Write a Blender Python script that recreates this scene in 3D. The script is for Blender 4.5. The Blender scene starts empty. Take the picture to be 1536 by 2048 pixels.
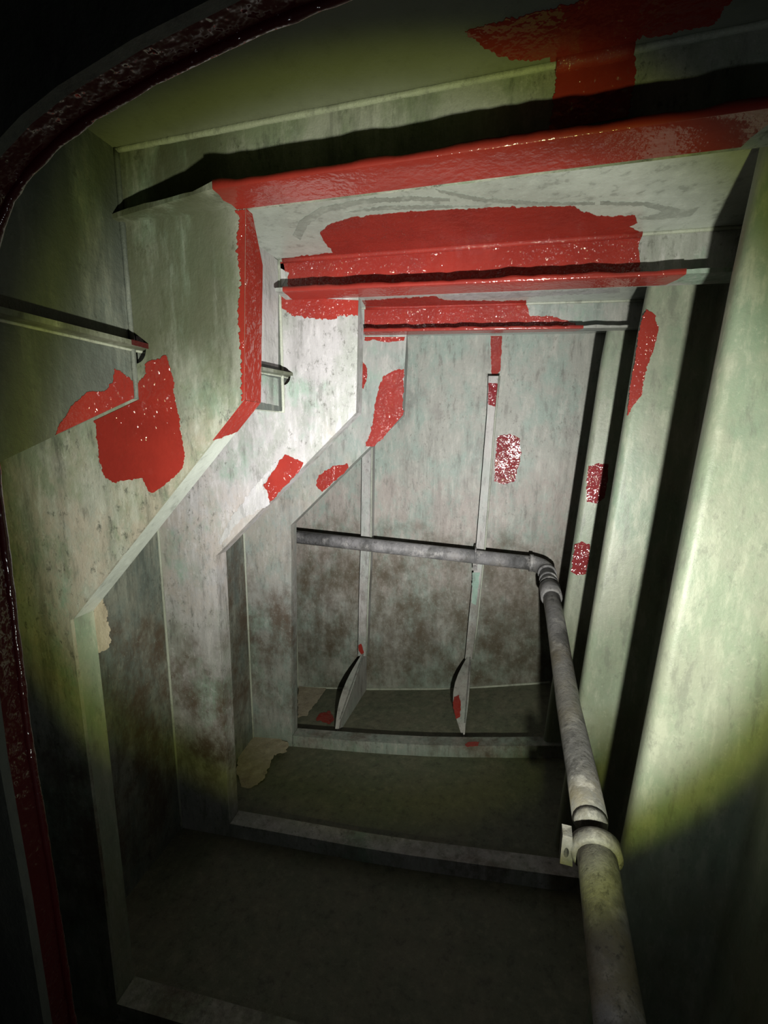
import bpy, bmesh, math, random
from mathutils import Vector, Matrix
from mathutils.geometry import tessellate_polygon
from mathutils import noise as mnoise

# ------------------------------------------------------------------ camera, world, light, exposure
H = 2.10                                            # camera height above the world origin
F_PX = 912.87                                       # focal length for a 1536 x 2048 frame
CR = Vector((0.97508893, 0.22173397, 0.00596853)).normalized()      # camera right
CU = Vector((-0.04301997, 0.16264913, 0.98574568)).normalized()     # camera up
CF = Vector((-0.21760252, 0.96144647, -0.16813636)).normalized()    # camera forward
scn = bpy.context.scene
col = scn.collection
cam_d = bpy.data.cameras.new('camera')
cam_d.sensor_fit = 'VERTICAL'; cam_d.sensor_height = 36.0
cam_d.lens = 36.0 * F_PX / 2048.0
cam_d.clip_start = 0.01
cam = bpy.data.objects.new('camera', cam_d); col.objects.link(cam)
cam.matrix_world = Matrix(((CR.x, CU.x, -CF.x, 0), (CR.y, CU.y, -CF.y, 0), (CR.z, CU.z, -CF.z, H), (0, 0, 0, 1)))
scn.camera = cam

world = bpy.data.worlds.new('world'); scn.world = world
world.use_nodes = True
world.node_tree.nodes['Background'].inputs[0].default_value = (0.0, 0.0, 0.0, 1)
world.node_tree.nodes['Background'].inputs[1].default_value = 0.0

scn.view_settings.view_transform = 'Standard'
scn.view_settings.look = 'None'
scn.view_settings.gamma = 1.0
scn.view_settings.use_curve_mapping = False
scn.view_settings.exposure = 0.0

# one hand torch held low on the right: wide spill, main beam with a yellow-green rim, hot core
TORCH = Vector((0.20, 0.0, -0.56 + H))
AXIS = Vector((-0.258, 0.954, 0.142)).normalized()
def torch(name, watts, half, blend, color, size):
    l = bpy.data.lights.new(name, 'SPOT')
    l.energy = watts; l.spot_size = math.radians(2 * half); l.spot_blend = blend
    l.color = color; l.shadow_soft_size = size
    o = bpy.data.objects.new(name, l); col.objects.link(o)
    o.location = TORCH
    o.rotation_euler = AXIS.to_track_quat('-Z', 'Y').to_euler()
    return o
torch('torch_main', 175.0, 41.6, 0.28, (1.0, 0.985, 0.97), 0.022)
torch('torch_rim', 54.0, 44.6, 0.14, (0.74, 0.80, 0.12), 0.022)
torch('torch_core', 570.0, 32.0, 1.0, (1.0, 0.975, 0.97), 0.022)
torch('torch_halo', 9.0, 56.0, 0.7, (0.88, 1.0, 0.92), 0.022)
torch('torch_spill', 2.2, 84.0, 0.25, (0.92, 0.97, 1.0), 0.022)

# ------------------------------------------------------------------ pixel -> place helpers
def ray(u, v):
    return CF + CR * ((u - 768.0) / F_PX) + CU * ((1024.0 - v) / F_PX)
def at_y(u, v, Y):
    d = ray(u, v); return d * (Y / d.y)
def on_plane(u, v, p, n):
    d = ray(u, v); return d * (p.dot(n) / d.dot(n))

# ------------------------------------------------------------------ materials
def nt_new(name):
    m = bpy.data.materials.new(name); m.use_nodes = True
    nt = m.node_tree
    return m, nt, nt.nodes['Principled BSDF']
class NB:
    def __init__(s, nt):
        s.nt = nt
        s.pos = s.nt.nodes.new('ShaderNodeNewGeometry').outputs['Position']
    def map(s, scale, loc=(0, 0, 0), rot=(0, 0, 0)):
        n = s.nt.nodes.new('ShaderNodeMapping')
        n.inputs['Scale'].default_value = scale; n.inputs['Location'].default_value = loc; n.inputs['Rotation'].default_value = rot
        s.nt.links.new(s.pos, n.inputs['Vector']); return n.outputs[0]
    def noise(s, scale, detail=6, rough=.6, vec=None, dist=0.0):
        n = s.nt.nodes.new('ShaderNodeTexNoise')
        n.inputs['Scale'].default_value = scale; n.inputs['Detail'].default_value = detail
        n.inputs['Roughness'].default_value = rough; n.inputs['Distortion'].default_value = dist
        s.nt.links.new(vec if vec is not None else s.pos, n.inputs['Vector']); return n.outputs['Fac']
    def ramp(s, fac, a, b):
        n = s.nt.nodes.new('ShaderNodeMapRange'); n.interpolation_type = 'SMOOTHSTEP'
        n.inputs['From Min'].default_value = a; n.inputs['From Max'].default_value = b
        s.nt.links.new(fac, n.inputs['Value']); return n.outputs[0]
    def math(s, op, a, b):
        n = s.nt.nodes.new('ShaderNodeMath'); n.operation = op
        for i, x in enumerate((a, b)):
            if isinstance(x, (int, float)): n.inputs[i].default_value = x
            else: s.nt.links.new(x, n.inputs[i])
        return n.outputs[0]
    def mix(s, fac, a, b):
        n = s.nt.nodes.new('ShaderNodeMix'); n.data_type = 'RGBA'
        if isinstance(fac, (int, float)): n.inputs[0].default_value = fac
        else: s.nt.links.new(fac, n.inputs[0])
        for i, x in ((6, a), (7, b)):
            if isinstance(x, tuple): n.inputs[i].default_value = (*x, 1)
            else: s.nt.links.new(x, n.inputs[i])
        return n.outputs[2]
    def sep(s):
        n = s.nt.nodes.new('ShaderNodeSeparateXYZ'); s.nt.links.new(s.pos, n.inputs[0]); return n.outputs
    def bump(s, h, strength, dist, prev=None):
        n = s.nt.nodes.new('ShaderNodeBump'); n.inputs['Strength'].default_value = strength; n.inputs['Distance'].default_value = dist
        s.nt.links.new(h, n.inputs['Height'])
        if prev is not None: s.nt.links.new(prev, n.inputs['Normal'])
        return n.outputs[0]

K_ALB = .50
def weathered(name, base, tint, grime, rust, mottling=.6, streak=.5, speck=.5, rust_zone=None, tint_zone=None, rough=(.38, .62), relief=.5, seed=0.0, extra=None, rust_cov=(.36, .64), high_shade=None, spec=.3, hx=None, bay_shade=None):
    """old epoxy coat: two tones in patches, vertical grime runs, dark specks, rust stains in a height zone"""
    k = lambda c: tuple(x * K_ALB for x in c)
    base, tint, grime, rust = k(base), k(tint), k(grime), k(rust)
    m, nt, p = nt_new(name); b = NB(nt)
    o = (seed, seed * 1.7, seed * .6)
    c = b.mix(b.math('MULTIPLY', b.ramp(b.noise(3.6, 10, .68, b.map((1, 1, .75), o)), .42, .58), mottling), base, tint)
    z = b.sep()[2]
    if extra:
        ecol, ek, es = extra
        c = b.mix(b.math('MULTIPLY', b.ramp(b.noise(es, 10, .66, b.map((1, 1, .8), (o[0] + 21, 3, 8))), .52, .64), ek), c, k(ecol))
    if tint_zone:
        a0, a1, colr, kk = tint_zone
        zn = b.math('ADD', z, b.math('MULTIPLY', b.math('SUBTRACT', b.noise(2.2, 8, .68, b.map((1, 1, .8), o)), .5), 1.3))
        zm = b.math('MULTIPLY', b.ramp(zn, a0 - .15, a0 + .15), b.ramp(zn, a1 + .15, a1 - .15))
        zm = b.math('MULTIPLY', zm, b.ramp(b.noise(9, 10, .75, b.map((1, 1, .6), o)), .38, .58))
        c = b.mix(b.math('MULTIPLY', zm, kk), c, k(colr))
    # brushed, smeared lighter and darker runs
    br = b.noise(1.0, 9, .72, b.map((20, 20, 5), (o[0] + 2, 5, 1)))
    c = b.mix(b.math('MULTIPLY', b.ramp(br, .51, .64), .55), c, tuple(min(1, x * 1.35) for x in tint))
    c = b.mix(b.math('MULTIPLY', b.ramp(br, .47, .36), .50), c, grime)
    g = b.ramp(b.noise(1.0, 9, .72, b.map((10, 10, 1.3), o)), .48, .68)
    c = b.mix(b.math('MULTIPLY', g, streak), c, grime)
    if rust_zone:
        a0, a1, kk = rust_zone
        zn = b.math('ADD', z, b.math('MULTIPLY', b.math('SUBTRACT', b.noise(1.9, 8, .66, b.map((1, 1, 1), (o[0] + 3, 0, 0))), .5), 1.6))
        zm = b.math('MULTIPLY', b.ramp(zn, a0 - .2, a0 + .2), b.ramp(zn, a1 + .2, a1 - .2))
        zm = b.math('MULTIPLY', zm, b.ramp(b.noise(5.0, 10, .72, b.map((1, 1, .75), o)), *rust_cov))
        c = b.mix(b.math('MULTIPLY', zm, kk), c, rust)
    sp = b.ramp(b.noise(40, 8, .8, b.map((1, 1, .6), o)), .52, .64)
    area = b.ramp(b.noise(4.5, 6, .65, b.map((1, 1, 1), (o[0] + 7, 1, 2))), .44, .58)
    c = b.mix(b.math('MULTIPLY', b.math('MULTIPLY', sp, area), speck), c, grime)
    lt = b.ramp(b.noise(55, 7, .75, b.map((1, 1, .8), (o[0] + 11, 0, 4))), .55, .68)
    c = b.mix(b.math('MULTIPLY', lt, .35), c, tuple(min(.5, x * 1.45) for x in tint))
    if high_shade:
        h0, hcol, hk = high_shade
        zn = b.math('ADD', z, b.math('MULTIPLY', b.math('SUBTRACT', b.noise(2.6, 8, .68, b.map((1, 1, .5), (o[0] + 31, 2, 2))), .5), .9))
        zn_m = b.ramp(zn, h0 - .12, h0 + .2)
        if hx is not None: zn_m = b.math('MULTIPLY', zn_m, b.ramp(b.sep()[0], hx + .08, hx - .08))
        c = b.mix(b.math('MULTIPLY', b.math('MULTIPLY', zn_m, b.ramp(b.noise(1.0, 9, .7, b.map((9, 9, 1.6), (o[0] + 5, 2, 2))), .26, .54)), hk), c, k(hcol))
    if bay_shade: c = b.mix(b.math('MULTIPLY', b.ramp(b.sep()[1], bay_shade[0] + .01, bay_shade[0] - .01), bay_shade[2]), c, k(bay_shade[1]))
    nt.links.new(c, p.inputs['Base Color'])
    r = nt.nodes.new('ShaderNodeMapRange'); r.inputs['To Min'].default_value = rough[0]; r.inputs['To Max'].default_value = rough[1]
    nt.links.new(b.noise(7, 6, .6, b.map((1, 1, 1), o)), r.inputs['Value']); nt.links.new(r.outputs[0], p.inputs['Roughness'])
    n1 = b.bump(b.noise(11, 8, .65, b.map((1, 1, .7), o)), relief * .6, .014)
    n2 = b.bump(b.noise(80, 6, .7), relief * .6, .004, n1)
    nt.links.new(n2, p.inputs['Normal'])
    p.inputs['Specular IOR Level'].default_value = spec
    return m

RUST = (.14, .095, .065); MINT = (.34, .50, .40)
M = {}
M['frame'] = weathered('weathered_green_grey_coat', (.32, .37, .27), (.50, .51, .46), (.10, .105, .09), RUST, .9, .55, .85, (.1, 1.05, .9), (1.15, 2.0, (.58, .50, .42), .75), seed=1.0, extra=(MINT, .6, 2.6), high_shade=(2.20, (.12, .13, .08), .9), hx=-.62)  # upper left leg: grime, plus beam falloff painted into the colour
M['frame_mid'] = weathered('weathered_pale_coat', (.46, .48, .45), (.60, .58, .60), (.18, .18, .165), RUST, .9, .35, .9, (.15, 1.1, .95), (1.2, 1.9, (.60, .52, .47), .6), seed=2.0, extra=(MINT, .75, 2.4))
M['frame_far'] = weathered('weathered_blue_green_coat', (.38, .45, .42), (.49, .48, .46), (.16, .16, .15), RUST, .8, .4, .7, (.1, 1.0, .9), (1.1, 1.9, (.50, .44, .38), .55), seed=3.0, extra=(MINT, .5, 3.0))
M['side'] = weathered('stained_side_coat', (.24, .29, .27), (.36, .37, .32), (.10, .105, .095), RUST, .9, .55, .8, (.1, 1.35, .95), None, seed=4.0, relief=.9, extra=((.18, .16, .12), .6, 3.2), high_shade=(1.98, (.12, .135, .125), .85))  # upper plating also darkened in colour, as it lies outside the beam
M['deck'] = weathered('deckhead_coat', (.70, .75, .71), (.60, .64, .61), (.28, .30, .28), RUST, .7, .12, .08, None, None, (.22, .36), .3, seed=5.0, spec=.6, bay_shade=(1.1, (.24, .25, .19), .85))  # deckhead before the first beam painted dark for lack of torchlight
M['corrugated'] = weathered('pale_green_coat', (.36, .43, .33), (.43, .45, .37), (.22, .23, .20), (.30, .30, .18), .8, .2, .45, (.0, .9, .45), None, (.34, .50), .35, seed=6.0, extra=((.25, .36, .27), .6, 2.2))
M['bulkhead'] = weathered('end_bulkhead_coat', (.40, .49, .44), (.50, .49, .45), (.17, .16, .145), (.13, .105, .07), .8, .4, .75, (.05, 1.22, 1.0), (.85, 1.75, (.52, .45, .42), .8), seed=7.0, extra=((.25, .22, .21), .5, 2.4), rust_cov=(.28, .66))
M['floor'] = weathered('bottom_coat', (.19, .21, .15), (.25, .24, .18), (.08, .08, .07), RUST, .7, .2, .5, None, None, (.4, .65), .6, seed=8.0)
M['bar'] = weathered('stiffener_coat', (.60, .58, .57), (.50, .55, .52), (.20, .18, .18), RUST, .8, .4, .6, (.3, 1.1, .6), None, seed=9.0)
M['pipe'] = weathered('grey_pipe_coat', (.47, .46, .48), (.24, .24, .25), (.10, .095, .09), (.34, .27, .13), 1.0, .2, .9, (.62, .98, .6), None, (.35, .55), .9, seed=10.0, extra=((.70, .68, .68), .85, 11.0))
M['bead'] = weathered('weld_bead_coat', (.56, .60, .50), (.48, .50, .44), (.2, .2, .18), RUST, .5, .2, .4, None, None, (.3, .5), .9, seed=11.0)
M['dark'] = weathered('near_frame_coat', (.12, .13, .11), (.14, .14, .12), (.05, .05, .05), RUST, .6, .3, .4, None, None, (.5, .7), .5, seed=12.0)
M['primer'] = weathered('bare_primer', (.56, .48, .36), (.62, .55, .44), (.32, .26, .20), (.3, .2, .1), .7, .1, .5, None, None, (.5, .75), .8, seed=13.0)
M['white'] = weathered('white_filler', (.70, .68, .72), (.58, .58, .57), (.30, .30, .29), RUST, .8, .5, .7, None, None, (.4, .6), .7, seed=14.0)
M['smear'] = weathered('ground_smear', (.40, .43, .40), (.52, .55, .52), (.32, .34, .32), RUST, .7, .1, .2, None, None, (.35, .5), .5, seed=15.0)
M['mint'] = weathered('mint_coat', (.36, .54, .46), (.42, .55, .48), (.2, .22, .2), RUST, .5, .1, .3, None, None, (.35, .5), .4, seed=16.0)

def red_paint(name, colr, gloss, wave, fine, seed=0.0, scale=60, coat=.75):
    m, nt, p = nt_new(name); b = NB(nt)
    o = (seed, seed, seed)
    c = b.mix(b.ramp(b.noise(5, 6, .6, b.map((1, 1, 1), o)), .35, .7), colr, (colr[0] * .80, colr[1] * .8, colr[2] * .85))
    c = b.mix(b.math('MULTIPLY', b.ramp(b.noise(1.0, 5, .6, b.map((30, 4, 30), o)), .55, .75), .2), c, (colr[0] * 1.1, colr[1] * 1.9, colr[2] * 2.2))
    nt.links.new(c, p.inputs['Base Color'])
    p.inputs['Roughness'].default_value = .6
    p.inputs['Specular IOR Level'].default_value = .15
    p.inputs['Coat Weight'].default_value = coat
    p.inputs['Coat Roughness'].default_value = gloss
    wet = b.ramp(b.noise(5.5, 4, .6, b.map((1, 1, 1), (o[0] + 4, 2, 9))), .40, .60)
    h = b.math('MULTIPLY', b.noise(scale, 2, .5, b.map((1, 1, 1), o)), b.math('ADD', b.math('MULTIPLY', wet, .75), .25))
    n1 = b.bump(h, 1.0, wave)
    n2 = b.bump(b.noise(150, 2, .5), 1.0, fine, n1)
    nt.links.new(n2, p.inputs['Coat Normal'])
    n3 = b.bump(b.noise(30, 4, .6), .25, .004)
    nt.links.new(n3, p.inputs['Normal'])
    return m
RED = (.215, .019, .013)
M['red'] = red_paint('wet_red_paint', RED, .09, .027, .0010, 0.0, 50)
M['red_flange'] = red_paint('red_flange_paint', RED, .10, .0035, .0004, 9.0)
M['red_wet'] = red_paint('dripping_red_paint', RED, .06, .020, .0020, 12.0, 75, 1.0)
M['red_far'] = red_paint('fresh_red_paint', (.15, .005, .008), .075, .0165, .0006, 3.0, 34, 1.0)
M['red_dark'] = red_paint('shaded_red_paint', (.045, .0015, .0025), .12, .006, .0003, 6.0, 60, 1.0)  # red darkened so the rim outside the beam looks unlit

# ------------------------------------------------------------------ object helpers
def place(o, parent):
    col.objects.link(o)
    if parent is not None: o.parent = parent
def mk(name, verts, faces, mat, parent=None, smooth=False, origin=None):
    """mesh object; verts are given relative to the camera height"""
    base = Vector((0, 0, 0))
    if parent is not None:
        q = parent
        while q is not None: base = base + q.location; q = q.parent
    loc = Vector(origin) + Vector((0, 0, H)) if origin is not None else Vector((0, 0, 0))
    me = bpy.data.meshes.new(name)
    me.from_pydata([tuple(Vector(v) + Vector((0, 0, H)) - base - loc) for v in verts], [], faces)
    bm = bmesh.new(); bm.from_mesh(me); bmesh.ops.recalc_face_normals(bm, faces=bm.faces); bm.to_mesh(me); bm.free()
    if smooth:
        for p in me.polygons: p.use_smooth = True
    me.materials.append(M[mat])
    o = bpy.data.objects.new(name, me); place(o, parent); o.location = loc
    return o
def thing(name, label, cat, base, group=None):
    o = bpy.data.objects.new(name, None); o.empty_display_size = .1
    o.location = Vector(base) + Vector((0, 0, H)); col.objects.link(o)
    o['label'] = label; o['category'] = cat
    if group: o['group'] = group
    return o
def structure(o, label, cat):
    o['kind'] = 'structure'; o['label'] = label; o['category'] = cat
    return o
def prism(name, outline, depth, mat, parent=None, holes=(), bevel=0.0, origin=None):
    """plate: planar outline (3D points) with holes, given thickness along 'depth'"""
    loops = [[Vector(p) for p in outline]] + [[Vector(p) for p in h] for h in holes]
    flat = [p for l in loops for p in l]; n = len(flat)
    tris = tessellate_polygon(loops)
    verts = flat + [p + Vector(depth) for p in flat]
    faces = [tuple(t) for t in tris] + [tuple(i + n for i in reversed(t)) for t in tris]
    k = 0
    for l in loops:
        m = len(l)
        for i in range(m):
            a, c = k + i, k + (i + 1) % m
            faces.append((a, c, c + n, a + n))
        k += m
    return mk(name, verts, faces, mat, parent, origin=origin)
def tube(name, pts, r, mat, parent=None, seg=16, cap=True, origin=None):
    pts = [Vector(p) for p in pts]; rs = r if isinstance(r, (list, tuple)) else [r] * len(pts)
    verts, faces = [], []
    up = Vector((0, 0, 1))
    ref = None
    for i, p in enumerate(pts):
        t = (pts[min(i + 1, len(pts) - 1)] - pts[max(i - 1, 0)]).normalized()
        if ref is None:
            ref = t.cross(up if abs(t.z) < .9 else Vector((1, 0, 0))).normalized()
        ref = (ref - t * ref.dot(t)).normalized(); bn = t.cross(ref)
        for k in range(seg):
            a = 2 * math.pi * k / seg
            verts.append(p + (ref * math.cos(a) + bn * math.sin(a)) * rs[i])
    for i in range(len(pts) - 1):
        for k in range(seg):
            faces.append((i * seg + k, i * seg + (k + 1) % seg, (i + 1) * seg + (k + 1) % seg, (i + 1) * seg + k))
    if cap:
        faces.append(tuple(range(seg))[::-1]); faces.append(tuple((len(pts) - 1) * seg + k for k in range(seg)))
    o = mk(name, verts, faces, mat, parent, smooth=False, origin=origin)
    for p in o.data.polygons: p.use_smooth = len(p.vertices) == 4
    return o
def bead(parent, pts, r=.006, mat='bead', seed=0):
    """weld bead: slightly lumpy run of weld along a seam"""
    out = []
    for a, b in zip(pts[:-1], pts[1:]):
        a, b = Vector(a), Vector(b); n = max(2, int((b - a).length / .03))
        for i in range(n): out.append(a.lerp(b, i / n))
    out.append(Vector(pts[-1]))
    rs = [r * (1 + .25 * mnoise.noise(p * 40 + Vector((seed, 0, 0)))) for p in out]
    return tube('weld_bead', out, rs, mat, parent, seg=8)
def jag(px, amp, step=5.0, seed=0):
    """ragged brush edge: points flagged 's' start an edge that stays straight"""
    out = []; n = len(px)
    for i in range(n):
        a, b = px[i], px[(i + 1) % n]
        out.append((a[0], a[1]))
        if len(a) > 2: continue
        dx, dy = b[0] - a[0], b[1] - a[1]; L = math.hypot(dx, dy)
        k = int(L / (step * .6))
        for j in range(1, k):
            t = j / k; x, y = a[0] + dx * t, a[1] + dy * t
            s = amp * (mnoise.noise(Vector((x * .11, y * .11, seed))) + .6 * mnoise.noise(Vector((x * .33, y * .33, seed + 5))) + .45 * mnoise.noise(Vector((x * .9, y * .9, seed + 9))))
            out.append((x - dy / L * s, y + dx / L * s))
    return out
def plane3(a, b, c):
    n = (Vector(b) - Vector(a)).cross(Vector(c) - Vector(a)).normalized()
    if n.dot(-Vector(a)) < 0: n = -n            # towards the camera side
    return Vector(a), n
def patch(parent, px, plane, mat='red', amp=3.0, step=5.0, seed=0, thick=.0016, name='paint_patch', label=None):
    """coat of paint with its own outline lying on a real surface"""
    p, n = plane
    pts = [on_plane(u, v, p, n) + n * .0002 for u, v in jag(px, amp, step, seed)]
    o = prism(name, pts, n * thick, mat, parent)
    if label: o['label'] = label
    return o

def deck_patch(px, mat='red', amp=3.0, step=5.0, seed=0, thick=.0016, name='paint_patch', ylim=(-9, 9)):
    """coat of paint that follows the slightly twisted deckhead"""
    pts = []
    for u, v in jag(px, amp, step, seed):
        d = ray(u, v); z = .71
        for _ in range(6):
            q_ = d * (z / d.z); z = deck_z(q_.x, q_.y)
        q_ = d * (z / d.z)
        pts.append(Vector((q_.x, min(max(q_.y, ylim[0]), ylim[1]), 0)))
    tris = tessellate_polygon([pts])
    bm = bmesh.new(); vs = [bm.verts.new(p) for p in pts]
    for t in tris:
        try: bm.faces.new([vs[k] for k in t])
        except ValueError: pass
    for _ in range(5):
        long = [e for e in bm.edges if e.calc_length() > .07]
        if not long: break
        bmesh.ops.subdivide_edges(bm, edges=long, cuts=1)
        bmesh.ops.triangulate(bm, faces=bm.faces[:])
    for v_ in bm.verts: v_.co.z = deck_z(v_.co.x, v_.co.y) - .0004 - thick
    ex = bmesh.ops.extrude_edge_only(bm, edges=[e for e in bm.edges if e.is_boundary])
    for g in ex['geom']:
        if isinstance(g, bmesh.types.BMVert): g.co.z += thick
    bm.verts.index_update()
    o = mk(name, [v_.co.copy() for v_ in bm.verts], [[v_.index for v_ in f_.verts] for f_ in bm.faces], mat, ceiling)
    bm.free(); return o

# ------------------------------------------------------------------ the tank: stations along Y
WA, WB, WC, WD = 1.10, 1.90, 2.70, 3.50
T = .012                                            # plate thickness
def zline(pa, pb, Y):
    a, b = at_y(*pa, Y), at_y(*pb, Y)
    return lambda X: a.z + (b.z - a.z) * (X - a.x) / (b.x - a.x)
deck_at = {WA: zline((380, 270), (1108, 128), WA), WB: zline((564, 519), (1413, 457), WB), WC: zline((731, 615), (1258, 600), WC)}
deck_at[WD] = deck_at[WC]; deck_at[-.7] = deck_at[WA]
flange_at = {WA: zline((500, 415), (1468, 295), WA), WB: zline((768, 592), (1268, 572), WB), WC: zline((768, 670), (1248, 660), WC)}
lip_at = {WA: zline((600, 352), (1468, 225), WA - .1), WB: zline((572, 582), (1268, 552), WB - .1), WC: zline((768, 662), (1248, 655), WC - .1)}
def lerp(x, xs, ys):
    if x <= xs[0]: return ys[0]
    for i in range(len(xs) - 1):
        if x <= xs[i + 1]: return ys[i] + (ys[i + 1] - ys[i]) * (x - xs[i]) / (xs[i + 1] - xs[i])
    return ys[-1]
def deck_z(X, Y):
    ks = [-.7, WA, WB, WC, WD]
    return lerp(Y, ks, [deck_at[k](X) for k in ks])
BAR_H = .075
def barz_B(X): return lerp(X, [-1.6, -1.34, -.42, .42, 1.0], [-2.085, -2.076, -2.047, -1.976, -1.92])
def barz_C(X): return lerp(X, [-1.6, -1.26, -.82, -.38, .06, .5, 1.0], [-2.15, -2.114, -2.078, -2.034, -1.968, -1.888, -1.79])
def floor_z(X, Y):
    d = lerp(X, [-1.6, -.9, -.2, .55, 1.0], [-2.24, -2.164, -2.065, -1.905, -1.80])
    return lerp(Y, [-.7, WB, WC, WD], [barz_B(X) - BAR_H, barz_B(X) - BAR_H, barz_C(X) - BAR_H, d])
XS_UP = {-.7: -1.0, WA: -.945, WB: -.888, WC: -.86, WD: -.83}
def wall_up(Y): ks = sorted(XS_UP); return lerp(Y, ks, [XS_UP[k] for k in ks])
X_LOW = -1.572                                     # left side: upper plate, ledge going out, lower plate
def z_kn(Y): return lerp(Y, [.2, .714, WA, WB, WD], [-.28, -.065, .095, .095, .095])
def z_lo(Y): return z_kn(Y) * 1.66 + .012
YS = [-.7, .2, .47, .714, WA, 1.5, WB, 2.3, WC, 3.1, WD]

# ceiling (deckhead)
XG = [-1.05 + 2.05 * i / 24 for i in range(25)]
YD = sorted(set([-.7 + .1 * i for i in range(43)] + [WA, WB, WC, WD]))
YD = [y for y in YD if y <= WD]
def sheet(name, fn, xs, ys, mat, thick):
    v, f = [], []
    nx, ny = len(xs), len(ys)
    for s in (0, 1):
        for y in ys:
            for x in xs:
                p = Vector((x, y, fn(x, y))); p.z += thick * s; v.append(p)
    q = nx * ny
    for j in range(ny - 1):
        for i in range(nx - 1):
            a = j * nx + i
            f.append((a, a + 1, a + nx + 1, a + nx)); f.append((q + a, q + a + nx, q + a + nx + 1, q + a + 1))
    for i in range(nx - 1):
        f.append((i, q + i, q + i + 1, i + 1)); a = (ny - 1) * nx + i; f.append((a, a + 1, q + a + 1, q + a))
    for j in range(ny - 1):
        a = j * nx; f.append((a, a + nx, q + a + nx, q + a)); a += nx - 1; f.append((a, q + a, q + a + nx, a + nx))
    return mk(name, v, f, mat)
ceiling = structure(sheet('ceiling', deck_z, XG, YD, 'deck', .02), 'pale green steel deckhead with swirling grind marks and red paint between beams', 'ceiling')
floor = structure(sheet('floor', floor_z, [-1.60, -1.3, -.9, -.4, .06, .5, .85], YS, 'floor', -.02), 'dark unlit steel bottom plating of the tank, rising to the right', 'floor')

# left side wall (vertical, knuckle, slope, vertical)
v, f = [], []
for s in (0, 1):
    for y in YS:
        xu = wall_up(y)
        for (x, z) in ((xu, deck_z(xu, y)), (xu, z_kn(y)), (X_LOW, z_lo(y)), (X_LOW, floor_z(X_LOW, y))):
            v.append((x - .014 * s, y, z))
q = len(YS) * 4
for j in range(len(YS) - 1):
    for i in range(3):
        a = j * 4 + i
        f.append((a, a + 1, a + 5, a + 4)); f.append((q + a, q + a + 4, q + a + 5, q + a + 1))
wall_left = structure(mk('wall_left', v, f, 'side'), 'stained green-grey hull side plating with a sloping knuckle behind the frames', 'wall')

# right wall: corrugated bulkhead
prof = [(-.70, .27)]
for y0 in (.575, 1.335, 2.10, 2.73):                # near bend of each ridge
    prof += [(y0 - .023, .27), (y0, 0.0), (y0 + .068, 0.0), (y0 + .135, .27)]
prof += [(WD, .27)]
def rounded(pr, r=.030, n=8):
    out = [Vector((*pr[0], 0))]
    for i in range(1, len(pr) - 1):
        p, a, b = (Vector((*pr[j], 0)) for j in (i, i - 1, i + 1))
        d1, d2 = (a - p), (b - p); t = min(r, d1.length * .45, d2.length * .45)
        s, e = p + d1.normalized() * t, p + d2.normalized() * t
        for k in range(n + 1):
            u = k / n; out.append(s * (1 - u) ** 2 + p * 2 * u * (1 - u) + e * u ** 2)
    out.append(Vector((*pr[-1], 0)))
    return out
prof_r = rounded(prof)
def ridge_x(z): return .545 + .0675 * z
def wall_r(Y, z):
    for a, b in zip(prof_r[:-1], prof_r[1:]):
        if a.x <= Y <= b.x + 1e-6: return ridge_x(z) + a.y + (b.y - a.y) * (Y - a.x) / max(b.x - a.x, 1e-6)
    return ridge_x(z)
v, f = [], []
ZS = [.85, .4, -.2, -.8, -1.4, -2.1]
for s in (0, 1):
    for p in prof_r:
        for z in ZS: v.append((ridge_x(z) + p.y + .012 * s, p.x, z if z < .8 else deck_z(.8, p.x)))
nz = len(ZS); q = len(prof_r) * nz
for j in range(len(prof_r) - 1):
    for i in range(nz - 1):
        a = j * nz + i
        f.append((a, a + 1, a + nz + 1, a + nz)); f.append((q + a, q + a + nz, q + a + nz + 1, q + a + 1))
wall_right = structure(mk('wall_right', v, f, 'corrugated', smooth=True), 'pale green corrugated steel bulkhead with rounded vertical ridges', 'wall')

# end bulkhead
xb0, xb1 = X_LOW, .95
out = [(xb0, WD, floor_z(xb0, WD))] + [(x, WD, floor_z(x, WD)) for x in (-.9, -.2, .55)] + [(xb1, WD, floor_z(xb1, WD)), (xb1, WD, deck_z(xb1, WD)), (xb0, WD, deck_z(xb0, WD))]
wall_back = structure(prism('wall_back', out, (0, .014, 0), 'bulkhead'), 'stained grey-green end bulkhead behind the pipe and the two stiffeners', 'wall')
PD = (Vector((0, WD, 0)), Vector((0, -1, 0)))

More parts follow.
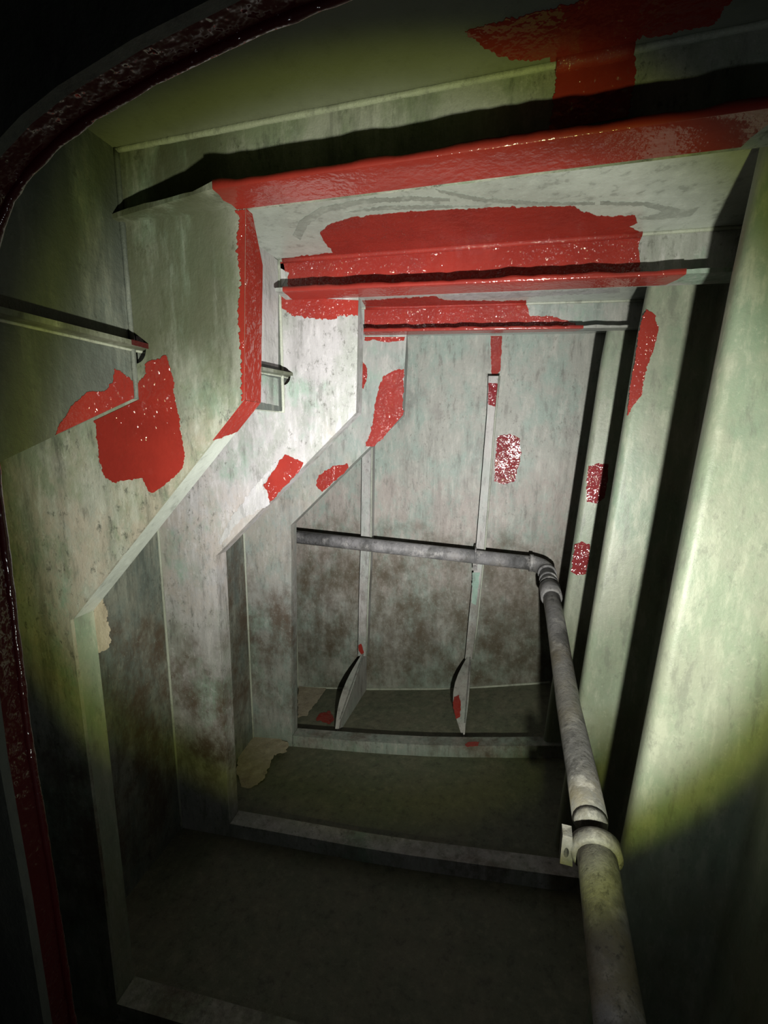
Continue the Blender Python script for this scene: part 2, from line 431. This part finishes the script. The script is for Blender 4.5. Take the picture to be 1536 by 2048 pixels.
# ------------------------------------------------------------------ web frames
E_LIP = .10; W_FL = .087
def lip_t(x, W):                                    # lip thickness made uneven so its cast shadow turns wavy
    return T * (1 + .55 * mnoise.noise(Vector((x * 11, W * 7, 0))) + .3 * mnoise.noise(Vector((x * 27, W * 7, 3))))
def web_frame(label, W, inner_px, right_x, mat, hole, bar_z, bar_left, bar_right, top_left):
    """left leg with knuckle, deck beam, floor bar; flanges along the inner edge"""
    xu = wall_up(W)
    inner = [at_y(u, v, W) for u, v in inner_px]          # from floor up to the beam flange
    fz = flange_at[W]
    lo = inner[0]; zf = floor_z(lo.x, W)
    tl = inner[-1]; tl = Vector((tl.x, W, fz(tl.x))); inner[-1] = tl
    root = thing('web_frame', label, 'frame', (lo.x, W, zf))
    outline = [(X_LOW + .001, W, floor_z(X_LOW, W) + .001), (X_LOW + .001, W, z_lo(W) - .001), (xu + .001, W, z_kn(W) - .001), (xu + .001, W, deck_z(xu, W) - .001)]
    for x in (-.4, .1): outline.append((x, W, deck_z(x, W) - .001))
    outline += [(right_x, W, deck_z(right_x, W) - .001), (right_x, W, fz(right_x))]
    outline += [tuple(p) for p in reversed(inner[1:])] + [tuple(lo), (lo.x, W, zf + .001)]
    holes = []
    if hole:
        c = at_y(hole[0], hole[1], W); r = hole[2]
        holes = [[(c.x + r * math.cos(a) * (1.0 if math.cos(a) > 0 else .9), W, c.z + r * math.sin(a)) for a in [2 * math.pi * k / 28 for k in range(28)]]]
    web = prism('web_plate', outline, (0, T, 0), mat, root, holes)
    # deck beam flange: sticks out towards the viewer from the bottom of the beam
    x0 = top_left
    vv, ff = [], []
    n = 60
    for i in range(n + 1):
        x = x0 + (right_x - .0 - x0) * i / n
        e = E_LIP if W > 1.5 else E_LIP * lerp(x, [x0, at_y(425, 400, W - E_LIP).x], [.22, 1.0])
        zl = fz(x) + (lip_at[W](x) - fz(x)) * e / E_LIP
        for (y, zz) in ((W - e, zl), (W, fz(x)), (W, fz(x) + T), (W - e, zl + lip_t(x, W))): vv.append((x, y, zz))
    for i in range(n):
        for k in range(4): ff.append((i * 4 + k, i * 4 + (k + 1) % 4, i * 4 + 4 + (k + 1) % 4, i * 4 + 4 + k))
    ff += [(0, 1, 2, 3), tuple(n * 4 + k for k in (3, 2, 1, 0))]
    mk('beam_flange', vv, ff, mat, root)
    # leg flange, one strip per straight run, going away from the viewer
    def run(a, b, wa, wb, m):
        d = (b - a).normalized(); nrm = Vector((d.z, 0, -d.x))          # into the opening
        if nrm.x < 0: nrm = -nrm
        o = -nrm * .012
        vs = []
        for p, w in ((a, wa), (b, wb)):
            for (y, off) in ((W + T, Vector((0, 0, 0))), (W + w, Vector((0, 0, 0))), (W + w, o), (W + T, o)):
                vs.append(Vector((p.x, y, p.z)) + off)
        fs = [(k, (k + 1) % 4, 4 + (k + 1) % 4, 4 + k) for k in range(4)] + [(0, 1, 2, 3), (7, 6, 5, 4)]
        return mk('leg_flange', vs, fs, m, root)
    base = Vector((lo.x, W, zf + .002))
    run(base, inner[1], W_FL, W_FL, 'corrugated' if W < 1.5 else mat)
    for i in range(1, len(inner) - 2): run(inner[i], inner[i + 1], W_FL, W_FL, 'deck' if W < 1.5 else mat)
    a, b = inner[-2], inner[-1]
    mid = a.lerp(b, .78)
    run(a, mid, W_FL, W_FL, mat); run(mid, b, W_FL, .03, mat)
    # floor bar: low web and a flange on top
    xs = [bar_left + (bar_right - bar_left) * i / 8 for i in range(9)]
    bt = [(x, W, bar_z(x)) for x in xs]; bb = [(x, W, floor_z(x, W) + .001) for x in reversed(xs)]
    prism('floor_bar_web', bt + bb, (0, .012, 0), mat, root)
    vv, ff = [], []
    for x in xs:
        for (y, dz) in ((W - .004, 0), (W + .085, 0), (W + .085, .012), (W - .004, .012)): vv.append((x, y, bar_z(x) + dz))
    for i in range(8):
        for k in range(4): ff.append((i * 4 + k, i * 4 + (k + 1) % 4, i * 4 + 4 + (k + 1) % 4, i * 4 + 4 + k))
    ff += [(0, 1, 2, 3), tuple(32 + k for k in (3, 2, 1, 0))]
    mk('floor_bar_flange', vv, ff, mat, root)
    # welds
    bead(root, [(xu + .004, W - .003, deck_z(xu, W) - .004), (right_x, W - .003, deck_z(right_x, W) - .004)], .007, seed=W)
    bead(root, [(xu + .004, W - .003, deck_z(xu, W)), (xu + .004, W - .003, z_kn(W)), (X_LOW + .004, W - .003, z_lo(W)), (X_LOW + .004, W - .003, floor_z(X_LOW, W))], .007, 'bead' if W > 1.5 else 'side', seed=W + 2)
    return root, inner, web

frA, inA, webA = web_frame('nearest full ring frame with large red splash beside its slot and red knuckle edge', WA,
    [(205, 1760), (141, 1241), (488, 800), (491, 418)], wall_r(WA, .6) - .002, 'frame', (268, 699, .037), lambda X: barz_B(X), -1.24, wall_r(WA, -2.0) - .01, at_y(215, 410, WA).x)
frB, inB, webB = web_frame('middle ring frame with whitish upper plate, red top band and round slot', WB,
    [(456, 1600), (432, 1112), (712, 825), (717, 600)], wall_r(WB, .6) - .002, 'frame_mid', (564, 752, .040), barz_B, at_y(456, 1600, WB).x + .006, wall_r(WB, -2.0) - .01, at_y(572, 590, WB).x)
frC, inC, webC = web_frame('farthest ring frame, blue-green, with red blotches on its sloping knee', WC,
    [(584, 1460), (582, 1050), (804, 830), (813, 680)], wall_r(WC, .6) - .002, 'frame_far', None, barz_C, at_y(584, 1460, WC).x + .006, wall_r(WC, -2.0) - .01, at_y(728, 672, WC).x)

# planes used for paint
PA, PB, PC = [(Vector((0, w, 0)), Vector((0, -1, 0))) for w in (WA, WB, WC)]
def lip(W): return (Vector((0, W - E_LIP, 0)), Vector((0, -1, 0)))
def legplane(a, b, W): return plane3(a, b, Vector((a.x, W + .1, a.z)))
def px_of(P):
    P = Vector(P); z = P.dot(CF); return (768 + F_PX * P.dot(CR) / z, 1024 - F_PX * P.dot(CU) / z)
def flange_coat(parent, W, u0, u1, seed, mat='red_flange', lip0=None):
    """red coat over the underside and the lip of a beam flange between two picture columns"""
    fz, fl = flange_at[W], lip_at[W]
    xa, xb = at_y(u0, 500, W).x, at_y(u1, 500, W).x
    n, m = 90, 4
    xl = at_y(lip0, 385, W - E_LIP).x if lip0 else xa
    rnd = lambda k, j: .012 * mnoise.noise(Vector((k * 3.1, j * 1.7, seed)))
    vv, ff = [], []
    for i in range(n + 1):
        for j in range(m + 1):
            t = j / m
            x = xa + (xb - xa) * i / n + (rnd(0, j) + (xl - xa) * t if i == 0 else rnd(1, j) + .03 * t if i == n else 0)
            vv.append((x, W - .001 - (E_LIP - .001) * t, fz(x) + (fl(x) - fz(x)) * t - .0016))
        vv.append((vv[-1][0], W - E_LIP - .0016, fl(vv[-1][0]) - .001)); vv.append((vv[-1][0], W - E_LIP - .0016, fl(vv[-1][0]) + lip_t(vv[-1][0], W) + .0022)); vv.append((vv[-1][0], W - E_LIP + .004, fl(vv[-1][0]) + lip_t(vv[-1][0], W) + .0022))
    q_ = m + 4
    for i in range(n):
        for j in range(q_ - 1):
            a_ = i * q_ + j; ff.append((a_, a_ + 1, a_ + q_ + 1, a_ + q_))
    mk('paint_patch', vv, ff, mat, parent, smooth=True)

# --- frame A paint
deck_patch([(930, 62), (985, 45), (1080, 22), (1180, -5), (1300, -35), (1480, -30), (1430, 45), (1330, 68), (1275, 74), (1262, 100, 's'), (1112, 127), (1095, 113), (1060, 121), (1000, 112), (960, 88)], 'red', 6, 6, 1)
patch(frA, [(1110, 130, 's'), (1266, 102), (1272, 145), (1262, 195), (1255, 235, 's'), (1098, 262), (1106, 205), (1112, 165)], PA, 'red', 5, 5, 2)
flange_coat(frA, WA, 478, 1455, 3, lip0=425)
a, b = inA[2], inA[3]
pl = legplane(a, b, WA)
k1 = px_of(a + Vector((0, W_FL, 0))); k2 = px_of(a.lerp(b, .78) + Vector((0, W_FL, 0))); k3 = px_of(b + Vector((0, .03, 0)))
patch(frA, [(*px_of(b + Vector((0, .001, -.001))), 's'), (*k3, 's'), (*k2, 's'), (*k1, 's'), (*px_of(a + Vector((0, .001, 0))), 's')], pl, 'red', 0, 5, 4)
pl2 = legplane(inA[1], inA[2], WA)
m = inA[2].lerp(inA[1], .155); m2 = inA[2].lerp(inA[1], .12)
patch(frA, [(*px_of(inA[2] + Vector((0, .001, 0))), 's'), (*k1, 's'), (*px_of(m2 + Vector((0, W_FL, 0))),), (*px_of(m + Vector((0, .001, 0))), 's')], pl2, 'red', 2, 4, 5)
t0, t1 = px_of(inA[3]), px_of(inA[2])
patch(frA, [(t0[0], t0[1] + 3, 's'), (t1[0], t1[1], 's'), (t1[0] - 4, t1[1] + 3), (t1[0] - 6, 700), (476, 640), (482, 560), (474, 500), (480, 440), (470, t0[1] + 6)], PA, 'red', 5, 4, 6)
splash = [(275, 769), (284, 757), (294, 748), (290, 730), (300, 722), (318, 718), (333, 711), (340, 735), (346, 755), (349, 775), (346, 778), (352, 805), (358, 835), (364, 875), (369, 910), (366, 935), (352, 950), (330, 970), (308, 985), (297, 982), (290, 965), (287, 957), (250, 961), (225, 965), (208, 950), (200, 925), (197, 890), (193, 850), (188, 842, 's'), (279, 799, 's')]
patch(frA, splash, PA, 'red', 3, 4, 7)
PW = plane3((wall_up(WA), WA, 0.0), (wall_up(WA), WA, .3), (wall_up(.47), .47, 0))
kA = px_of((wall_up(WA), WA - .003, z_kn(WA)))
kn = px_of((wall_up(.9), .9, z_kn(.9) + .002)); kn2 = px_of((wall_up(.85), .85, z_kn(.85) + .002))
patch(wall_left, [(kA[0], kA[1], 's'), (*kn, 's'), (*kn2,), (117, 852), (148, 806), (178, 783), (207, 783), (225, 765), (229, 737), (250, 750), (kA[0] - 4, 762, 's')], PW, 'red', 3, 4, 8)

PW2 = plane3((wall_up(WA), WA, 0.0), (wall_up(WA), WA, .3), (wall_up(WB), WB, 0))
patch(wall_left, [(500, 470), (556, 522, 's'), (556, 735, 's'), (500, 722)], PW2, 'white', 1, 5, 81, thick=.001, label='whitish streaked patch beside the frame')
patch(wall_left, [(500, 745), (556, 757, 's'), (557, 812), (500, 800)], PW2, 'frame_mid', 1, 5, 82, thick=.001)

# --- deck between A and B, frame B paint
deck_patch([(568, 517), (600, 512), (640, 508), (667, 505), (650, 485), (640, 465), (655, 450), (700, 435), (800, 424), (1000, 414), (1150, 412), (1160, 420), (1200, 432), (1270, 430), (1275, 445), (1258, 452), (1281, 465, 's'), (860, 499, 's')], 'red', 3, 5, 11)
zB = flange_at[WB]
lo1, lo2 = px_of((at_y(1284, 530, WB).x, WB, zB(.5) + .02)), px_of((at_y(574, 570, WB).x, WB, zB(-.85) + .02))
patch(frB, [(562, 521, 's'), (860, 505, 's'), (1281, 468), (1277, 500), (lo1[0], lo1[1], 's'), (lo2[0], lo2[1]), (578, 545), (556, 535)], PB, 'red', 3, 5, 12)
flange_coat(frB, WB, 584, 1338, 13)
patch(frB, [(556, 588), (580, 594, 's'), (717, 601, 's'), (716, 632), (690, 630), (662, 640), (622, 636), (585, 632), (566, 618), (552, 602)], PB, 'red', 5, 4, 14)
patch(frB, [(540, 528), (555, 523), (568, 530), (572, 555), (565, 572), (548, 576), (540, 560)], PB, 'white', 3, 4, 15, label='white filler left bare above the red band')
patch(frB, [(527, 970), (570, 909), (607, 925), (600, 940), (540, 1005), (537, 992)], PB, 'red', 3, 4, 16)
patch(frB, [(442, 1090), (480, 1040), (540, 1008), (535, 985), (524, 972), (560, 915), (545, 930), (500, 985), (460, 1040), (438, 1085)], PB, 'white', 4, 5, 17, thick=.0008, label='pale scraped strip along the knee')
# --- deck between B and C, frame C paint
deck_patch([(724, 601), (870, 592), (890, 600), (1000, 602), (1052, 600), (1052, 606, 's'), (731, 613, 's')], 'red', 2, 4, 21)
zC = flange_at[WC]
patch(frC, [(729, 616, 's'), (1054, 609), (1060, 632), (1100, 632), (1150, 646), (1150, 652, 's'), (729, 660, 's')], PC, 'red', 3, 4, 22)
flange_coat(frC, WC, 731, 1160, 23)
patch(frC, [(729, 674, 's'), (810, 674, 's'), (808, 681), (770, 685), (748, 679), (730, 682)], PC, 'red', 2, 3, 24)
patch(frC, [(808, 738), (806, 830, 's'), (775, 865), (748, 893), (731, 893), (745, 850), (752, 800), (765, 755), (790, 740)], PC, 'red', 3, 4, 25)
patch(frC, [(722, 716), (733, 735), (735, 750), (727, 778), (718, 776)], PC, 'red', 2, 4, 26)
patch(frC, [(632, 970), (637, 952), (665, 932), (695, 927), (697, 936), (645, 984)], PC, 'red', 3, 4, 27)

def red_bead(parent, W, u0, u1, v, r=.0088):
    xa, xb = at_y(u0, v, W).x, at_y(u1, v, W).x
    pts = [Vector((xa + (xb - xa) * i / 10, W - .0035, 0)) for i in range(11)]
    for q_ in pts: q_.z = deck_z(q_.x, W) - .0045
    tube('paint_patch', pts, r, 'red_wet', parent, 10)
red_bead(frA, WA, 1112, 1264, 115, .016); red_bead(frB, WB, 566, 1280, 500, .012); red_bead(frC, WC, 732, 1052, 610)

# grind marks on the deckhead
for i, s in enumerate(([(585, 470), (600, 440), (640, 415), (720, 398), (820, 392), (900, 396), (900, 403), (820, 401), (720, 408), (650, 425), (615, 450), (600, 480)],
          [(870, 377), (960, 395), (1080, 404), (1190, 404), (1190, 409), (1080, 411), (955, 403), (880, 385)],
          [(1200, 402), (1300, 405), (1370, 420), (1400, 413), (1380, 432), (1310, 440), (1270, 437), (1330, 424), (1290, 412), (1200, 409)],
          [(690, 425), (760, 412), (860, 410), (960, 412), (860, 417), (760, 420)])):
    deck_patch(s, 'smear', 2.5, 5, 30 + i, thick=.0006, name='grind_mark')
deck_patch([(880, 592), (960, 585), (1080, 583), (1240, 577), (1240, 585), (1080, 592), (1010, 597), (905, 600)], 'white', 2, 4, 35, thick=.0006, name='grind_mark')

# --- loose flake and primer patches
pf = [(190, 1202), (205, 1196), (212, 1212), (216, 1228), (214, 1240), (221, 1258), (218, 1272), (222, 1285), (212, 1300), (198, 1304), (194, 1290), (190, 1240)]
flk = patch(frA, pf, (Vector((0, WA + W_FL + .004, 0)), Vector((0, -1, 0))), 'primer', 3, 3, 41, thick=.004, name='coating_flake', label='ragged beige flake of old coating')
patch(frC, [(500, 1462), (522, 1466), (560, 1476), (577, 1487), (570, 1505), (548, 1510), (540, 1530), (530, 1556), (515, 1570), (485, 1580), (472, 1540), (478, 1490)],
      plane3((-1.5, WC - .004, barz_C(-1.5) - .02), (-1.0, WC - .004, barz_C(-1.0) - .02), (-1.2, WC - .3, floor_z(-1.2, WC - .3) + .02)), 'primer', 4, 5, 42, label='beige primer patch in the corner')
pfl = plane3((-1.3, 3.0, floor_z(-1.3, 3.0) + .003), (-.9, 3.0, floor_z(-.9, 3.0) + .003), (-1.1, 3.4, floor_z(-1.1, 3.4) + .003))
patch(floor, [(596, 1366), (625, 1366), (655, 1374), (640, 1395), (612, 1432), (596, 1436)], pfl, 'primer', 3, 5, 43, label='beige primer patch')
patch(floor, [(632, 1440), (640, 1427), (660, 1422), (668, 1440), (660, 1448)], pfl, 'red', 3, 4, 44)
patch(frC, [(930, 1489), (938, 1484), (958, 1484), (956, 1492), (935, 1494)], plane3((-.3, WC, barz_C(-.3) + .012), (.1, WC, barz_C(.1) + .012), (-.1, WC + .08, barz_C(-.1) + .012)), 'red', 1.5, 3, 45)

# ------------------------------------------------------------------ end bulkhead: stiffeners, paint
def stiffener(label, left_px, right_px, web_depth, seed, bracket, tip, tipz, wide=1.0):
    """angle stiffener: face flange towards the viewer, web back to the bulkhead, bracket at the foot"""
    Y = WD - web_depth
    L = [at_y(u, v, Y) for u, v in left_px]; R = [at_y(u, v, Y) for u, v in right_px]
    foot = floor_z(L[-1].x, WD)
    root = thing('bulkhead_stiffener', label, 'stiffener', (L[-1].x, WD, foot), 'stiffeners on the end bulkhead')
    prism('face_flange', L + R[::-1], (0, .010, 0), 'bar', root)
    xr = [p + Vector((-.012, 0.0102, 0)) for p in R]
    vv, ff = [], []
    for p in xr:
        for dx, y in ((0, Y + .0102), (0, WD - .001), (.010, WD - .001), (.010, Y + .0102)): vv.append((p.x + dx, y, p.z))
    n = len(xr)
    for i in range(n - 1):
        for k in range(4): ff.append((i * 4 + k, i * 4 + (k + 1) % 4, i * 4 + 4 + (k + 1) % 4, i * 4 + 4 + k))
    ff += [(0, 1, 2, 3), tuple((n - 1) * 4 + k for k in (3, 2, 1, 0))]
    mk('stiffener_web', vv, ff, 'bar', root)
    tube('flange_edge', [p + Vector((-.004, -.002, 0)) for p in R], .007, 'bead', root, 8)
    # foot bracket: plate in the fore-and-aft plane with a hollow curved edge
    top = (L[-1] + R[-1]) * .5; top.z += .02
    tipP = at_y(*tip, tipz)
    x0, x1 = top.x, tipP.x
    zf1 = floor_z(x1, tipz) + .002
    pts = [Vector((x0, WD - .002, top.z)), Vector((x0, top.y, top.z))]
    for k in range(1, 8):
        t = k / 8; bulge = math.sin(t * math.pi) * bracket
        pts.append(Vector((x0 + (x1 - x0) * t, top.y + (tipP.y - top.y) * t - bulge, top.z + (max(tipP.z, zf1 + .05) - top.z) * t)))
    pts += [Vector((x1, tipP.y, zf1 + .02)), Vector((x1, tipP.y + .02, zf1)), Vector((x0, WD - .002, foot + .002))]
    br = prism('foot_bracket', pts, (.012, 0, 0), 'bar', root)
    lipp = []
    for k in range(9):
        t = k / 8; bulge = math.sin(t * math.pi) * bracket
        lipp.append(Vector((x0 + (x1 - x0) * t + .006, top.y + (tipP.y - top.y) * t - bulge, top.z + (max(tipP.z, zf1 + .05) - top.z) * t)))
    wv, wf = [], []
    for k, p in enumerate(lipp):
        w = .012 + .045 * math.sin(math.pi * min(1, max(0, k / 8)))
        for s in (-w * wide, w * .25):
            wv.append((p.x + s, p.y, p.z)); wv.append((p.x + s, p.y + .008, p.z - .004))
    for k in range(8):
        a = k * 4; b2 = a + 4
        wf += [(a, a + 2, b2 + 2, b2), (a + 1, b2 + 1, b2 + 3, a + 3), (a, b2, b2 + 1, a + 1), (a + 2, a + 3, b2 + 3, b2 + 2)]
    mk('bracket_flange', wv, wf, 'bar', br)
    return root, Y, lipp
s2, Y2, L2 = stiffener('right bulkhead stiffener, taller, with red paint near its top and a mint stretch', [(977, 752), (974, 830), (953, 1085), (938, 1235), (930, 1318)], [(1000, 752), (992, 830), (972, 1085), (957, 1235), (947, 1318)], .10, 0, .02, (926, 1466), WC + .16, 1.75)
s1, Y1, L1 = stiffener('left bulkhead stiffener partly hidden by the sloping knee, grey foot bracket', [(728, 800), (724, 900), (722, 1075), (718, 1200), (716, 1312)], [(748, 800), (745, 900), (743, 1075), (737, 1200), (734, 1312)], .09, 1, .03, (672, 1460), WC + .16)
P2 = (Vector((0, Y2, 0)), Vector((0, -1, 0))); P1 = (Vector((0, Y1, 0)), Vector((0, -1, 0)))
patch(s2, [(977, 766), (998, 768), (996, 800), (990, 814), (976, 808)], P2, 'red_far', 1.5, 3, 51)
patch(s2, [(945, 1145, 's'), (960, 1145), (952, 1210), (943, 1205)], P2, 'mint', 1.5, 4, 52, label='mint green stretch of coat')
patch(s1, [(717, 1290), (722, 1287), (728, 1305), (724, 1311), (717, 1300)], P1, 'red', 1, 3, 53)
patch(wall_back, [(981, 672, 's'), (1004, 672), (1001, 740), (995, 750), (983, 750)], PD, 'red', 1.5, 4, 54)
patch(wall_back, [(996, 872), (1020, 868), (1040, 876), (1042, 910), (1036, 935), (1030, 962), (1005, 968), (988, 962), (990, 920), (993, 890)], PD, 'red_far', 2.5, 3, 55)
patch(s2, [(908, 1394), (918, 1390), (922, 1410), (920, 1434), (912, 1438), (906, 1415)], plane3(L2[4] + Vector((0, -.002, .001)), L2[7] + Vector((0, -.002, .001)), L2[4] + Vector((-.05, -.002, .001))), 'red', 1.5, 3, 56)
# bulkhead edge welds
bead(wall_back, [(x, WD - .003, floor_z(x, WD) + .003) for x in (X_LOW + .02, -.9, -.2, .55)], .010, seed=9)
bead(wall_back, [(X_LOW + .004, WD - .004, floor_z(X_LOW, WD)), (X_LOW + .004, WD - .004, z_lo(WD))], .008, seed=10)

# paint on the corrugated wall (on its slanting faces)
def slant(y0):
    return plane3((ridge_x(.5) + .27, y0 - .023, .5), (ridge_x(.5), y0, .5), (ridge_x(-1), y0, -1))
S2, S3 = slant(2.10), slant(2.73)
patch(wall_right, [(1283, 640), (1292, 618), (1308, 628), (1317, 660), (1308, 695), (1290, 745), (1283, 790), (1262, 818), (1254, 832), (1258, 790), (1270, 715)], S2, 'red', 3, 4, 61)
patch(wall_right, [(1177, 932), (1195, 927), (1216, 928), (1215, 965), (1209, 995), (1195, 1007), (1173, 1003), (1173, 965)], S3, 'red_far', 2, 3, 62)
patch(wall_right, [(1150, 1088), (1165, 1083), (1180, 1090), (1178, 1120), (1172, 1148), (1155, 1150), (1143, 1144), (1146, 1115)], S3, 'red_far', 2, 3, 63)

# ------------------------------------------------------------------ longitudinal flat bar along the left side, through the slots
cz = at_y(268, 699, WA).z + .006; cz2 = at_y(564, 752, WB).z + .006
def bar_z(Y): return lerp(Y, [-.7, WA, WB, WD], [cz, cz, cz2, cz2])
def bar_x(Y): return wall_up(Y) + .052
lb = thing('longitudinal_bar', 'thin flat steel bar running along the left side through the frame slots', 'bar', (bar_x(WA), .48, cz))
ys = [.48, .8, WA, 1.5, WB, 2.3, WC - .004]
vv, ff = [], []
for y in ys:
    for (x, dz) in ((wall_up(y) + .001, -.006), (bar_x(y), -.006), (bar_x(y), .006), (wall_up(y) + .001, .006)): vv.append((x, y, bar_z(y) + dz))
for i in range(len(ys) - 1):
    for k in range(4): ff.append((i * 4 + k, i * 4 + (k + 1) % 4, i * 4 + 4 + (k + 1) % 4, i * 4 + 4 + k))
ff += [(0, 1, 2, 3), tuple((len(ys) - 1) * 4 + k for k in (3, 2, 1, 0))]
mk('flat_bar', vv, ff, 'frame', lb)
bead(lb, [(wall_up(y) + .003, y, bar_z(y) - .008) for y in ys], .004, seed=20)
yy = WA - .03
prism('paint_patch', [(bar_x(yy) + .0003, yy - .03, bar_z(yy) - .0065), (bar_x(yy) + .0003, WA - .002, bar_z(WA) - .0065), (bar_x(yy) + .0003, WA - .002, bar_z(WA) + .0065), (bar_x(yy) + .0003, yy - .03, bar_z(yy) + .0065)], (.0015, 0, 0), 'red_dark', lb)

# ------------------------------------------------------------------ near frame the camera looks past
YN = .47
edge_px = [(150, 2060), (105, 1750), (60, 1480), (20, 1150), (0, 1000), (-24, 760), (-22, 560), (2, 452), (24, 398), (60, 346), (120, 285), (190, 232), (330, 150), (520, 60), (750, -30), (1000, -105), (1300, -180)]
ed = [at_y(u, v, YN) for u, v in edge_px]
bot = floor_z(ed[0].x, YN)
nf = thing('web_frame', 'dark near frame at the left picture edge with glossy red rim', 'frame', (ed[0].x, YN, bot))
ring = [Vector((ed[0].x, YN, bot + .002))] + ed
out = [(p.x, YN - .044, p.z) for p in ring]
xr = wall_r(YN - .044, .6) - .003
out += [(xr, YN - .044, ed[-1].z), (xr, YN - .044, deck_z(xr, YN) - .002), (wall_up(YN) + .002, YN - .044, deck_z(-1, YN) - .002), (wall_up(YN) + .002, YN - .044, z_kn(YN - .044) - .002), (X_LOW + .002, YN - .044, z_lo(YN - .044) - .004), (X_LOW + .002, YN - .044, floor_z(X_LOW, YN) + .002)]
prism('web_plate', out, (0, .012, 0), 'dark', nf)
vv, ff = [], []
full = ring + [Vector((xr, YN, ed[-1].z))]
for i, p in enumerate(full):
    t = (full[min(i + 1, len(full) - 1)] - full[max(i - 1, 0)]).normalized(); nrm = Vector((-t.z, 0, t.x))
    wd = .032
    for (y, k) in ((YN - wd, 0), (YN, 0), (YN, .010), (YN - wd, .010)):
        q2 = p + nrm * k; vv.append((q2.x, y, q2.z))
for i in range(len(full) - 1):
    for k in range(4): ff.append((i * 4 + k, i * 4 + (k + 1) % 4, i * 4 + 4 + (k + 1) % 4, i * 4 + 4 + k))
ff += [(0, 1, 2, 3), tuple((len(full) - 1) * 4 + k for k in (3, 2, 1, 0))]
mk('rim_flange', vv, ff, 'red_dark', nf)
fine = []
for a, b in zip(ring[:-1], ring[1:]):
    n = max(1, int((b - a).length / .012))
    fine += [a.lerp(b, i / n) for i in range(n)]
fine.append(ring[-1])
rb = tube('paint_bead', [p + Vector((.0, -.002, 0)) for p in fine], [.0052 * (1 + .3 * mnoise.noise(p * 55)) for p in fine], 'red_dark', nf, seg=10)

# ------------------------------------------------------------------ pipe
PR = .051
YH = 3.325
h0, h1 = at_y(560, 1070, YH), at_y(1062, 1126, YH)
h0 = h1 + (h0 - h1) * ((-1.562 - h1.x) / (h0.x - h1.x))
el = at_y(1092, 1133, YH - .02)
run = [at_y(u, v, y) for u, v, y in ((1112, 1246, 2.60), (1137, 1412, 1.98), (1166, 1560, 1.48), (1180, 1640, 1.31))]
run2 = [at_y(u, v, y) for u, v, y in ((1190, 1690, 1.24), (1200, 1760, 1.14), (1232, 2000, .90), (1262, 2200, .745))]
pipe = thing('pipe', 'grey mottled steel pipe crossing the end bulkhead then running towards the viewer', 'pipe', (run2[-1].x, run2[-1].y, run2[-1].z - PR))
tube('pipe_run', [h0, h0.lerp(h1, .5), h1], PR, 'pipe', pipe, 20)
d_in = (h1 - h0).normalized(); r0 = el.lerp(run[0], .14); d_out = (run[0] - el).normalized()
corner = el
elb = []
s, e = h1, r0
for k in range(9):
    u = k / 8; elb.append(s * (1 - u) ** 2 + corner * 2 * u * (1 - u) + e * u ** 2)
tube('elbow', elb, [PR + .006] * 9, 'pipe', pipe, 20)
for pnt, dr in ((h1, d_in), (r0, d_out)):
    tube('coupling_ring', [pnt - dr * .012, pnt + dr * .012], PR + .011, 'pipe', pipe, 20)
tube('pipe_run', [r0] + run, PR, 'pipe', pipe, 20)
cp = el.lerp(run[0], .52)
tube('coupling_sleeve', [cp - d_out * .07, cp - d_out * .065, cp + d_out * .065, cp + d_out * .07], [PR + .006, PR + .014, PR + .014, PR + .006], 'pipe', pipe, 20)
for t in (.27, .36):
    q2 = el.lerp(run[0], t); tube('coupling_ring', [q2 - d_out * .012, q2 + d_out * .012], PR + .007, 'pipe', pipe, 20)
# rounded end of the upper length
d3 = (run[-1] - run[-2]).normalized()
tube('pipe_end', [run[-1], run[-1] + d3 * .02, run[-1] + d3 * .032], [PR, PR * .9, PR * .6], 'pipe', pipe, 20)
tube('pipe_run', run2, PR + .002, 'pipe', pipe, 20)
d4 = (run2[1] - run2[0]).normalized()
c0 = run2[0] + d4 * .02
tube('clamp_collar', [c0 - d4 * .022, c0 - d4 * .018, c0 + d4 * .018, c0 + d4 * .022], [PR + .008, PR + .017, PR + .017, PR + .008], 'pipe', pipe, 24)
side = d4.cross(Vector((0, 0, 1))).normalized(); side = side if side.x < 0 else -side
upv = side.cross(d4).normalized(); upv = upv if upv.z > 0 else -upv
b0 = c0 + side * (PR + .030)
ear = [b0 + upv * .050 - side * .014, b0 + upv * .050 + side * .012, b0 - upv * .055 + side * .012, b0 - upv * .055 - side * .022]
hole = [b0 + side * -.002 + side * .007 * math.cos(t) + upv * (.018 * math.sin(t) - .01) for t in [2 * math.pi * k / 12 for k in range(12)]]
ear_o = prism('clamp_ear', [p - d4 * .018 for p in ear], d4 * .036, 'pipe', pipe, [[p - d4 * .018 for p in hole]])
# pipe clamp at the right bulkhead stiffener
pc = at_y(951, 1110, YH)
ct = []
for k in range(13):
    a = -math.pi * .6 + k / 12 * math.pi * 1.2
    ct.append(Vector((pc.x, pc.y - math.cos(a) * (PR + .006), pc.z + math.sin(a) * (PR + .006))))
tube('u_clamp', ct, .006, 'pipe', pipe, 8)
prism('clamp_tab', [(pc.x - .02, YH + .035, pc.z - .04), (pc.x + .02, YH + .035, pc.z - .04), (pc.x + .016, YH + .035, pc.z - .13), (pc.x - .016, YH + .035, pc.z - .13)], (0, .012, 0), 'pipe', pipe)
tube('clamp_bolt', [(pc.x, YH + .02, pc.z - .10), (pc.x, YH + .036, pc.z - .10)], .012, 'pipe', pipe, 6)
